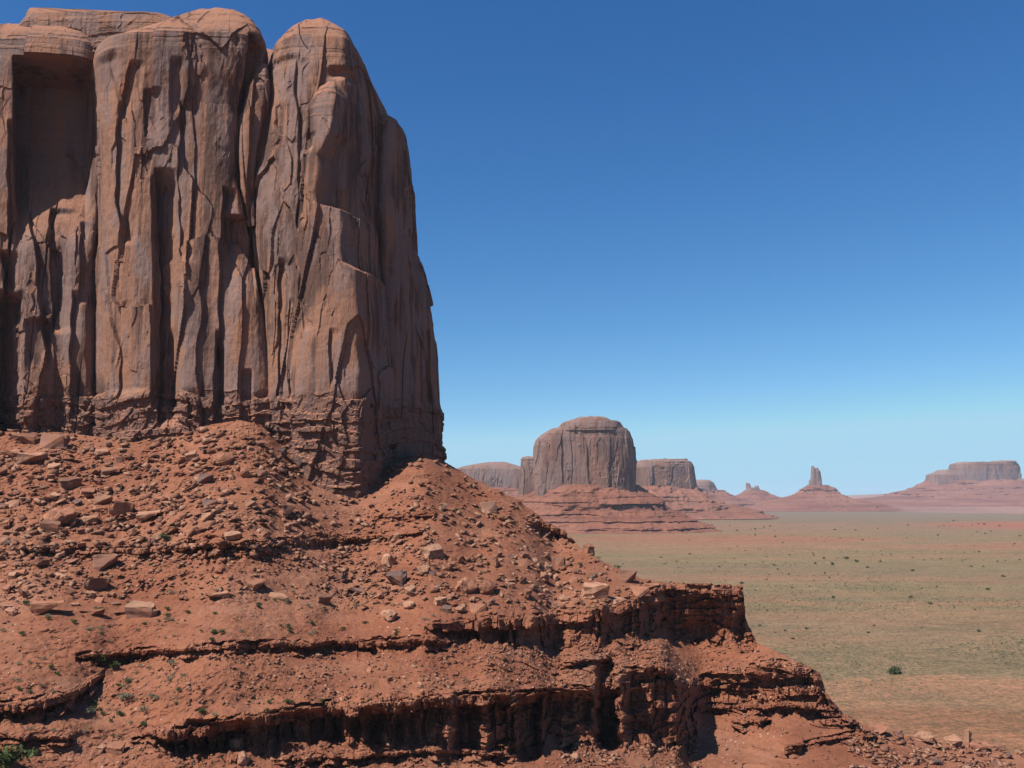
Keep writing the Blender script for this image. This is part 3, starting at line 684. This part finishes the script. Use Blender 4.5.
bk = PF[-1].copy(); bk[:, 1] += 2500; bk[:, 2] -= 30; bk2 = bk.copy(); bk2[:, 1] += 3000; bk2[:, 2] = GROUND - 5
fb = link('far_hills', grid_mesh('far_hills', np.concatenate([PF, bk[None], bk2[None]], 0), smooth=False), mat_far()); tag(fb, kind='structure')

# ------------------------------------------------------------------ boulders
rng = random.Random(12)
def rock_shape(seed, kind):
    r = random.Random(seed); bm = bmesh.new()
    sx, sy, sz = {'block': (1, .8, .75), 'slab': (1, .8, .34), 'round': (1, .9, .8), 'shard': (.45, .4, 1.0)}[kind]
    n = 26 if kind == 'round' else 13
    for i in range(n):
        if kind == 'round':
            v = Vector((r.gauss(0, 1), r.gauss(0, 1), r.gauss(0, 1))).normalized() * r.uniform(.85, 1)
        else:
            v = Vector([max(-1, min(1, r.choice((-1, 1)) * r.uniform(.55, 1.25))) * r.uniform(.8, 1) for _ in range(3)])
        bm.verts.new((v.x * sx / 2, v.y * sy / 2, v.z * sz / 2))
    res = bmesh.ops.convex_hull(bm, input=bm.verts)
    bmesh.ops.delete(bm, geom=list({g for g in res['geom_interior'] + res['geom_unused'] if isinstance(g, bmesh.types.BMVert)}), context='VERTS')
    bmesh.ops.dissolve_limit(bm, angle_limit=math.radians(9), verts=bm.verts, edges=bm.edges)
    bmesh.ops.bevel(bm, geom=list(bm.edges), offset=0.035, segments=1, affect='EDGES', clamp_overlap=True)
    bmesh.ops.triangulate(bm, faces=bm.faces)
    bmesh.ops.subdivide_edges(bm, edges=[e for e in bm.edges if e.calc_length() > .12], cuts=2, use_grid_fill=True)
    bmesh.ops.triangulate(bm, faces=bm.faces)
    C0 = np.array([v.co[:] for v in bm.verts])
    N1 = fbm(C0[:, 0] * 3 + seed, C0[:, 1] * 3, C0[:, 2] * 3, 5, 3); cv_, cb_ = cells(C0[:, 0] * 3.6 + seed, C0[:, 1] * 3.6, C0[:, 2] * 6, 9)
    for v, a_, b_ in zip(bm.verts, N1, cv_): v.co = v.co * (1 + 0.16 * a_ + 0.22 * (b_ - .5) + r.uniform(-.012, .012))
    bmesh.ops.recalc_face_normals(bm, faces=bm.faces)
    me = bpy.data.meshes.new('boulder'); bm.to_mesh(me); bm.free(); return me
SHAPES = {k: [rock_shape(i * 7 + j * 131, k) for i in range(9)] for j, k in enumerate(('block', 'slab', 'round', 'shard'))}
MATS = {'red': M_ROCK, 'pale': M_ROCK_PALE, 'dark': M_ROCK_DARK, 'brown': M_ROCK_BROWN}
_cache = {}
def shape(kind, i, m):
    key = (kind, i % 9, m)
    if key not in _cache:
        me = SHAPES[kind][i % 9].copy(); me.materials.append(MATS[m]); _cache[key] = me
    return _cache[key]
def boulder(px, py, wpx, kind, m, label, group=None, tilt=None, seed=0, sc=(1, 1, 1), name='boulder', sink=0.22, yaw=None):
    p = surf(px, py + wpx * 0.15); r = random.Random(seed * 31 + int(px * 7 + py * 13))
    w = wpx / F * p.y * 0.98
    o = link(name, shape(kind, r.randrange(9), m)); tag(o, label, 'rock', group)
    n = slope_n(px, py)
    mix = (n * 0.75 + Vector((0, 0, 0.5))).normalized()
    if tilt: mix = (mix + Vector(tilt)).normalized()
    q = mix.to_track_quat('Z', 'Y').to_matrix().to_4x4() @ Matrix.Rotation(r.uniform(-.5, .5) if yaw is None else yaw, 4, 'Z')
    h = {'block': .75, 'slab': .34, 'round': .8, 'shard': 1.0}[kind] * sc[2]
    o.matrix_world = Matrix.Translation(p + mix * w * h * (0.5 - sink)) @ q @ Matrix.Diagonal((w * sc[0], w * sc[1], w * sc[2], 1))
    return o
BIG = [
 (142,609,30,'block','pale','large flat-faced block with a dark right side on the open bench above the thin ledge',(1,.8,.62)),
 (98,583,26,'block','brown','dark brown tilted block just under the upper left ledge, nearer of a touching pair',(1,.8,.8)),
 (105,563,28,'block','brown','dark brown leaning block touching the upper left ledge, farther of a touching pair',(1,.8,.8)),
 (60,517,38,'round','red','huge rounded reddish boulder half buried in the left scree',(1,.8,.75)),
 (52,528,20,'block','brown','small dark block resting against the huge rounded boulder in the left scree',(1,.8,.9)),
 (70,484,21,'block','brown','dark square-cut block alone in the middle of the left scree',(1,.8,.85)),
 (30,440,24,'block','red','broad red block at the foot of the butte wall near the left edge',(1,.8,.7)),
 (54,441,26,'block','brown','brown angular boulder beside the broad red block at the foot of the butte',(1,.8,.8)),
 (15,453,26,'slab','pale','pale tilted slab leaning near the left edge below the butte foot, leftmost of a pair',(1,.6,1.1)),
 (32,457,30,'slab','pale','pale tilted slab below the butte foot, rightmost of a pair',(1,.6,1.2)),
 (224,460,24,'round','red','smooth reddish boulder with a dark underside high on the scree cone',(1,.8,.8)),
 (205,480,18,'block','dark','blue-black varnished block on the scree cone, upper of two',(1,.8,.8)),
 (210,502,16,'slab','dark','blue-black varnished slab on the scree cone, lower of two',(1,.8,1.2)),
 (286,509,26,'block','red','large split block at the right foot of the scree cone',(1,.7,.6)),
 (232,536,17,'block','pale','pale block perched over the dark cave in the upper ledge',(1,.8,.7)),
 (398,537,10,'block','pale','small pale square block at the right end of the upper ledge',(1,.8,1)),
 (124,508,26,'block','red','pointed red block with a black shadow in the lower left scree',(1,.8,.85)),
 (150,514,26,'slab','pale','long pale slab lying flat in the lower scree between two blocks',(1,.7,1)),
 (90,519,18,'slab','pale','pale slab right of the huge rounded boulder',(1,.8,1.2)),
 (168,503,14,'slab','pale','narrow pale slab in the middle of the scree',(1,.8,1.2)),
 (48,607,34,'slab','red','broad dark-edged tilted slab on the lower left bench',(1,.6,1.3)),
 (254,583,22,'slab','red','wide flat grey-red slab on the bench under the upper ledge, left of two',(1,.8,1)),
 (220,594,24,'slab','pale','wide flat pale slab on the bench under the upper ledge, lower left',(1,.7,.9)),
 (276,595,22,'slab','pale','wide flat pale slab on the bench under the upper ledge, lower right',(1,.8,.9)),
 (322,600,15,'block','brown','brown pointed block standing on the bench right of the flat slabs',(1,.8,.9)),
 (342,578,11,'block','dark','small dark block balanced above a flat slab in mid bench',(1,.8,1.3)),
 (357,590,20,'slab','dark','grey flat slab under the small balanced dark block',(1,.8,.9)),
 (390,615,26,'round','pale','smooth pale rounded boulder on the bench just left of the big ledge',(1,.7,.65)),
 (398,579,22,'block','dark','grey angular block in the boulder cluster above the big ledge',(1,.8,.9)),
 (412,592,18,'block','pale','pale angular block right of the grey block in the boulder cluster',(1,.8,.8)),
 (390,560,19,'block','pale','pale sharp-edged block leaning uphill above the boulder cluster',(1,.7,.9)),
 (432,552,22,'block','pale','pale jagged block at the top of the boulder cluster',(1,.8,.8)),
 (424,570,15,'round','pale','small pale rounded rock in the middle of the boulder cluster',(1,.8,.9)),
 (409,605,15,'round','pale','pale egg-shaped rock at the lower edge of the boulder cluster',(1,.8,.8)),
 (466,587,27,'round','red','big dull red boulder, left of two touching above the big ledge',(1,.8,.9)),
 (488,588,23,'round','red','big dull red boulder, right of two touching above the big ledge',(1,.8,.85)),
 (460,609,15,'round','pale','pale oval rock lying on bare ground below the two red boulders',(1,.8,.65)),
 (478,608,17,'block','red','squat red rock right of the pale oval rock',(1,.8,.75)),
 (440,602,13,'block','pale','pale cobble left of the pale oval rock',(1,.8,.9)),
 (595,592,27,'block','pale','large pale block with a flat sloping top near the crest of the big ledge',(1,.8,.85)),
 (628,579,19,'block','brown','dark pointed block standing on the crest against the plain',(1,.8,1.05)),
 (652,585,17,'slab','red','flat slab on the crest at the start of the promontory',(1,.8,.9)),
 (640,590,20,'block','red','red block on the crest under the dark pointed block',(1,.8,.6)),
 (655,598,26,'block','red','rounded red cap block at the corner of the big ledge',(1,.8,.6)),
 (618,600,18,'slab','pale','pale slab at the lip of the big ledge left of the corner',(1,.8,1)),
 (565,599,13,'round','pale','pale round rock alone between the large pale block and the red boulders',(1,.8,.8)),
 (490,508,22,'block','pale','large pale pointed block high on the right-hand slope near the skyline',(1,.7,.8)),
 (442,508,12,'block','pale','pale block on the upper slope left of the large pointed block',(1,.8,.9)),
 (560,563,12,'block','brown','brown block with a long shadow on the slope above the large pale block',(.8,.7,1.3)),
 (548,567,16,'slab','pale','pale slab beside the brown block on the right-hand slope',(1,.8,1)),
 (523,555,11,'block','brown','small brown rock in the middle of the right-hand slope',(1,.8,.8)),
 (575,580,14,'block','red','red rock left of the dark pointed crest block',(1,.8,.7)),
 (588,550,15,'block','red','red block on the skyline of the right-hand slope',(.7,.8,1)),
 (241,744,20,'round','pale','pale pink boulder wedged under the left overhang, upper of two',(.9,.8,1.1)),
 (243,760,20,'round','pale','pale pink boulder under the left overhang, lower of two',(.9,.8,1)),
 (115,747,20,'block','red','square red block on bare ground at the lower left',(1,.8,.65)),
 (101,748,11,'block','pale','small pale block left of the square red block at the lower left',(1,.8,.65)),
 (575,758,13,'round','pale','pale rock at the foot of the big ledge beneath the layered buttress',(1,.8,.9)),
 (924,704,24,'round','pale','pale humped boulder farthest out on the right-hand rubble apron',(1,.8,.7)),
 (953,719,22,'round','pale','pale cracked boulder beside the upright stone on the right-hand apron',(1,.8,.75)),
 (967,715,15,'shard','pale','upright pointed standing stone on the right-hand apron',(1,1,1.55)),
 (898,712,18,'round','brown','dark red dome-shaped boulder in the right-hand apron',(1,.8,.6)),
 (1000,745,17,'round','brown','brown boulder with a dark hollow at the far right of the apron',(1,.8,.7)),
 (937,762,13,'block','dark','dark flat-topped rock at the bottom edge of the right-hand apron',(1,.8,.6)),
 (998,765,14,'block','brown','brown rock at the very bottom right corner',(1,.8,.7)),
 (975,740,14,'block','brown','brown cube-like rock below the upright stone',(1,.8,.9)),
 (978,731,22,'slab','red','flat red slab right of the upright stone',(1,.8,1)),
 (880,727,22,'slab','red','long tilted red slab where the ledge breaks down into the apron',(1,.6,1.1)),
]
placed = []
for i, (px, py, w, kind, m, lab, sc) in enumerate(BIG):
    boulder(px, py, w, kind, m, lab, seed=i, sc=sc, yaw=None); placed.append((px, py, w))
# zones of scree: (x0,x1,y0,y1,count individual, size range px, palette, label, group)
ZN = [
 (0,130,446,545,46,(8,19),'lower left scree','angular block in the scree below the butte wall at the far left','rocks in the far left scree'),
 (130,300,440,540,44,(6,15),'cone','angular block on the scree cone under the middle of the butte','rocks on the scree cone'),
 (0,120,560,615,30,(9,20),'slabs','flat slab in the slab field between the left ledges','slabs in the left slab field'),
 (380,540,545,612,26,(6,14),'cluster','rock in the boulder cluster above the left half of the big ledge','rocks of the boulder cluster'),
 (540,650,570,606,18,(6,13),'crest','rock near the crest above the right half of the big ledge','rocks near the crest'),
 (870,1010,712,764,34,(6,15),'apron','rock of the rubble apron at the lower right','rocks of the right-hand apron'),
 (400,560,470,545,20,(4,9),'upper','small rock on the upper right-hand slope','rocks on the upper right-hand slope'),
 (310,440,655,694,12,(4,8),'mid','small rock on the slope between the thin ledge and the overhang','rocks between thin ledge and overhang'),
]
for zi, (x0, x1, y0, y1, cnt, (s0, s1), _, lab, grp) in enumerate(ZN):
    made = 0; tries = 0
    while made < cnt and tries < 4000:
        tries += 1
        px, py = rng.uniform(x0, x1), rng.uniform(y0, y1)
        if zi == 5:
            if abs(py - (712 + (px - 870) * 0.27)) > 16: continue
        if py < top_py(px) + 4 or is_cliff(px, py): continue
        w = s0 + (s1 - s0) * rng.random() ** 2
        if any(math.hypot(px - a, (py - b) * 1.5) < (w + c) * 0.5 for a, b, c in placed): continue
        kind = rng.choice(('slab', 'slab', 'block', 'slab') if zi in (0, 2) else ('slab', 'block', 'block', 'round'))
        m = rng.choices(('red', 'pale', 'brown', 'dark'), (6, 4, 2, .5))[0]
        boulder(px, py, w, kind, m, lab, grp, tilt=(rng.uniform(-.35, .35), rng.uniform(-.35, .2), 0), seed=1000 + made, sc=(1, rng.uniform(.6, .95), rng.uniform(.8, 1.2)))
        placed.append((px, py, w)); made += 1
# the small stones nobody could count: one mesh
def rubble():
    Vs, Fs, Ms = [], [], []; base = 0
    tpl = []
    for kname in ('block', 'slab', 'slabs'):
        for i in range(5):
            r = random.Random(i * 5 + len(kname)); bm = bmesh.new()
            sz = {'block': .7, 'slab': .4, 'slabs': .3}[kname]
            for _ in range(8): bm.verts.new((r.choice((-1, 1)) * r.uniform(.3, .5), r.choice((-1, 1)) * r.uniform(.25, .42), r.choice((-1, 1)) * r.uniform(.3, .5) * sz))
            res = bmesh.ops.convex_hull(bm, input=bm.verts)
            bmesh.ops.delete(bm, geom=list({g for g in res['geom_interior'] + res['geom_unused'] if isinstance(g, bmesh.types.BMVert)}), context='VERTS')
            bmesh.ops.triangulate(bm, faces=bm.faces); bm.verts.index_update()
            tpl.append((np.array([v.co[:] for v in bm.verts]), np.array([[v.index for v in f.verts] for f in bm.faces]))); bm.free()
    R = np.random.RandomState(4)
    zones = [(-60,320,432,560,4000,1.8,10.5),(0,450,545,600,2200,1.6,7),(0,450,600,645,260,1.5,3.5),(320,660,455,610,3700,1.5,8),(90,450,655,705,1700,1.3,4.5),(440,680,640,690,1500,1.8,4.5),
             (680,830,640,700,800,1.5,4.5),(850,1040,700,772,2800,1.6,8),(690,880,700,768,350,1.3,3.2),(0,140,700,768,220,1.3,3.5),(140,600,740,775,700,1.5,5),(560,700,742,775,700,1.8,6),(-60,40,500,700,400,1.8,4)]
    for (x0, x1, y0, y1, n, a, b) in zones:
        for _ in range(n):
            px, py = R.uniform(x0, x1), R.uniform(y0, y1)
            if py < top_py(px) + 1: continue
            cl = float(perlin(px / 26, py / 13, 0.0, 88))
            if cl < R.uniform(-.45, .25): continue
            if x0 >= 860 and abs(py - (714 + (px - 870) * 0.27)) > R.uniform(6, 30): continue
            p = surf(px, py)
            w = (a + (b - a) * R.rand() ** 2.0) / F * p.y
            V, Fc = tpl[R.randint(len(tpl))]
            M = np.array(Matrix.Rotation(R.uniform(0, 6.28), 3, 'Z') @ Matrix.Rotation(R.uniform(-.5, .5), 3, 'X') @ Matrix.Rotation(R.uniform(-.6, .6), 3, 'Y'))
            Vs.append((V * w) @ M.T + np.array([p.x, p.y, p.z + w * .15])); Fs.append(Fc + base); base += len(V)
            Ms.append(np.full(len(Fc), R.choice(4, p=[.52, .39, .08, .01])))
    me = tri_mesh('rubble', np.concatenate(Vs), np.concatenate(Fs))
    for m in (M_ROCK, M_ROCK_PALE, M_ROCK_BROWN, M_ROCK_DARK): me.materials.append(m)
    me.polygons.foreach_set('material_index', np.concatenate(Ms).astype(np.int32))
    o = link('rubble', me); tag(o, 'countless small broken red stones strewn over the slope', 'rubble', kind='stuff')
rubble()

# ------------------------------------------------------------------ shrubs
def shrub_geo(seed, n, flat=0.7, leaf=0.13):
    R = np.random.RandomState(seed); V = []; Fq = []
    lobes = [(R.uniform(-.28, .28), R.uniform(-.28, .28), R.uniform(.15, .35) * flat / .7, R.uniform(.2, .32)) for _ in range(6)]
    for i in range(n):
        lx, ly, lz, lr = lobes[R.randint(6)]
        dv = R.normal(size=3); dv /= np.linalg.norm(dv); rr = lr * R.uniform(.5, 1.05)
        c = np.array([lx, ly, lz]) + dv * rr * np.array([1, 1, flat]); c[2] = max(c[2], 0.03)
        a = R.normal(size=3); a /= np.linalg.norm(a); b = np.cross(a, R.normal(size=3)); b /= np.linalg.norm(b)
        s_ = leaf * R.uniform(.5, 1)
        V += [c - a * s_ * .5, c + b * s_ * .35, c + a * s_ * .5, c - b * s_ * .35]; Fq.append([4 * i, 4 * i + 1, 4 * i + 2, 4 * i + 3])
    return np.array(V), np.array(Fq)
def shrub_mesh(seed, n, mat, flat=0.7, leaf=0.13):
    V, Fq = shrub_geo(seed, n, flat, leaf); me = tri_mesh('foliage', V, Fq, 4); me.materials.append(mat); return me
def stem_mesh():
    bm = bmesh.new()
    for a in range(5):
        ang = a * 1.257; v0 = Vector((0, 0, -0.08)); v1 = Vector((math.cos(ang) * .22, math.sin(ang) * .22, .3)); dr = (v1 - v0)
        m = Matrix.Translation((v0 + v1) / 2) @ dr.to_track_quat('Z', 'Y').to_matrix().to_4x4()
        bmesh.ops.create_cone(bm, cap_ends=True, segments=5, radius1=.03, radius2=.012, depth=dr.length, matrix=m)
    me = bpy.data.meshes.new('stem'); bm.to_mesh(me); bm.free(); me.materials.append(M_TWIG); return me
STEM = stem_mesh()
SH = {'green': [shrub_mesh(i, 420, M_GREEN) for i in range(4)], 'sage': [shrub_mesh(10 + i, 260, M_SAGE, .6, .12) for i in range(5)], 'juniper': [shrub_mesh(20 + i, 340, M_DARKGREEN, .75, .15) for i in range(5)]}
def shrub(p, size, kind, i, label, group=None, name='shrub', parts=True, cat='shrub', zs=1.0):
    me = SH[kind][i % len(SH[kind])]
    if parts:
        r = empty(name, p); tag(r, label, cat, group); f_ = link('foliage', me, None, r); s_ = link('stem', STEM, None, r)
    else:
        r = link(name, me); r.location = p; tag(r, label, cat, group)
    r.rotation_euler = (0, 0, i * 1.7); r.scale = (size, size, size * zs)
    return r
NAMED = [
 (98,664,17,'green','round bright green bush under the left end of the long thin ledge'),
 (117,668,9,'green','smaller green bush just right of the round bright green bush'),
 (128,700,12,'sage','grey-green bush with white stones at its foot in the left gully'),
 (145,712,9,'sage','low grey bush below the grey-green bush in the left gully'),
 (172,666,9,'sage','dark small shrub on the rubble under the long thin ledge'),
 (14,766,34,'green','large bright green bush cut by the bottom left corner'),
 (166,541,10,'green','vivid green tuft on top of the upper ledge left of the cave'),
 (90,714,10,'sage','dull shrub on bare ground left of the gully'),
]
for i, (px, py, w, kd, lab) in enumerate(NAMED):
    p = surf(px, py); shrub(p + Vector((0, -.6, .35)), w / F * p.y * 1.25, kd, i, lab)
made = 0
while made < 150:
    z = rng.choice(((0, 110, 655, 735), (110, 190, 660, 745), (40, 440, 590, 642), (0, 430, 600, 640), (440, 620, 500, 600), (200, 330, 700, 765)))
    px, py = rng.uniform(z[0], z[1]), rng.uniform(z[2], z[3])
    if is_cliff(px, py): continue
    p = surf(px, py); w = rng.uniform(3.5, 8)
    shrub(p + Vector((0, -.25, .05)), w / F * p.y, 'sage' if rng.random() < .6 else 'green', made, 'small scrubby tuft dotting the red slope', 'tufts dotting the red slope', parts=False); made += 1
# bushes out on the plain
x, y, z = world(893, 664.5, 60 / ((664.5 - 500) / F)); x = (893 - 512) / F * y / CP
g = shrub(Vector((x, 318, GROUND - .2)), 6.9, 'juniper', 3, 'large lone dark green bush on the plain right of the promontory', zs=.78)
g.location.x = (893 - 512) / F * 318 / (CP + 280 / F * SP)
def plain_pt(px, py):
    te_ = -tan_el(py); Y = 60 / te_; v = (384 - py) / F
    return Vector(((px - 512) / F * Y / (CP - v * SP), Y, GROUND - .15))
DOT = [(911,598),(930,604),(868,633),(874,626),(979,632),(807,629),(785,631),(793,639),(760,626),(742,584),(880,562),(834,598),(857,562),(913,571),(971,567),(868,568),(846,559),(832,565),(815,564),(824,559),(1003,577),(988,590)]
k_ = 0
for (px, py) in DOT:
    p = plain_pt(px, py); shrub(p, rng.uniform(3, 5.2) / F * p.y, 'juniper', k_, 'scattered dark bush out on the plain', 'dark bushes scattered on the plain', parts=False); k_ += 1
while k_ < 200:
    py = rng.choice((rng.gauss(562, 9), rng.gauss(561, 8), rng.gauss(527, 4), rng.gauss(545, 14), rng.uniform(520, 700), rng.gauss(600, 14))); px = rng.uniform(590, 1060)
    if py < 516 or py > 720: continue
    p = plain_pt(px, py); w = rng.uniform(1.2, 3.0) if py < 620 else rng.uniform(1.6, 3.4)
    if float(perlin(p.x / 90, p.y / 160, 0.5, 93)) < rng.uniform(-.25, .3): continue
    shrub(p, w / F * p.y, 'juniper', k_, 'scattered dark bush out on the plain', 'dark bushes scattered on the plain', parts=False); k_ += 1
def scrub():
    R = np.random.RandomState(9); Vs, Fs, Ms = [], [], []; base = 0
    tp = [shrub_geo(50 + i, 14, .6, .5) for i in range(6)]
    n = 0
    while n < 34000:
        py = 525 + (775 - 525) * R.rand() ** 0.6; px = R.uniform(560, 1090)
        p = plain_pt(px, py)
        dn = float(perlin(p.x / 60, p.y / 60, 0.3, 91)) + 0.25
        if dn < R.uniform(-.2, .3): n += 0.2; continue
        if p.y < 215 and R.rand() < .5: n += .5; continue
        V, Fq = tp[R.randint(6)]
        w = R.uniform(0.4, 1.2) * (1 + max(0, p.y - 400) / 800)
        a = R.uniform(0, 6.28); M = np.array([[math.cos(a), -math.sin(a), 0], [math.sin(a), math.cos(a), 0], [0, 0, .8]])
        Vs.append((V * w) @ M.T + np.array(p)); Fs.append(Fq + base); base += len(V); Ms.append(np.full(len(Fq), R.choice(3, p=[.75, .17, .08]))); n += 1
    me = tri_mesh('scrub', np.concatenate(Vs), np.concatenate(Fs), 4)
    for m in (M_SAGE, M_GREEN, M_TWIG): me.materials.append(m)
    me.polygons.foreach_set('material_index', np.concatenate(Ms).astype(np.int32))
    o = link('scrub', me); tag(o, 'low grey-green sagebrush scattered thinly all over the valley floor', 'scrub', kind='stuff')
scrub()

# ------------------------------------------------------------------ the air
bm = bmesh.new(); bmesh.ops.create_cube(bm, size=1)
me = bpy.data.meshes.new('haze'); bm.to_mesh(me); bm.free()
hz = link('haze', me); hz.scale = (32000, 32000, 260); hz.location = (0, 0, GROUND - 12 + 130)
mh = bpy.data.materials.new('haze'); mh.use_nodes = True; nh = mh.node_tree.nodes; nh.remove(nh['Principled BSDF'])
pv = nh.new('ShaderNodeVolumePrincipled'); pv.inputs['Color'].default_value = (0.72, 0.84, 1.0, 1); pv.inputs['Density'].default_value = 3.6e-5; pv.inputs['Anisotropy'].default_value = 0.0
mh.node_tree.links.new(pv.outputs[0], nh['Material Output'].inputs['Volume']); me.materials.append(mh)
hz.display_type = 'WIRE'; tag(hz, 'thin blue air softening the far mesas', 'haze', kind='stuff')
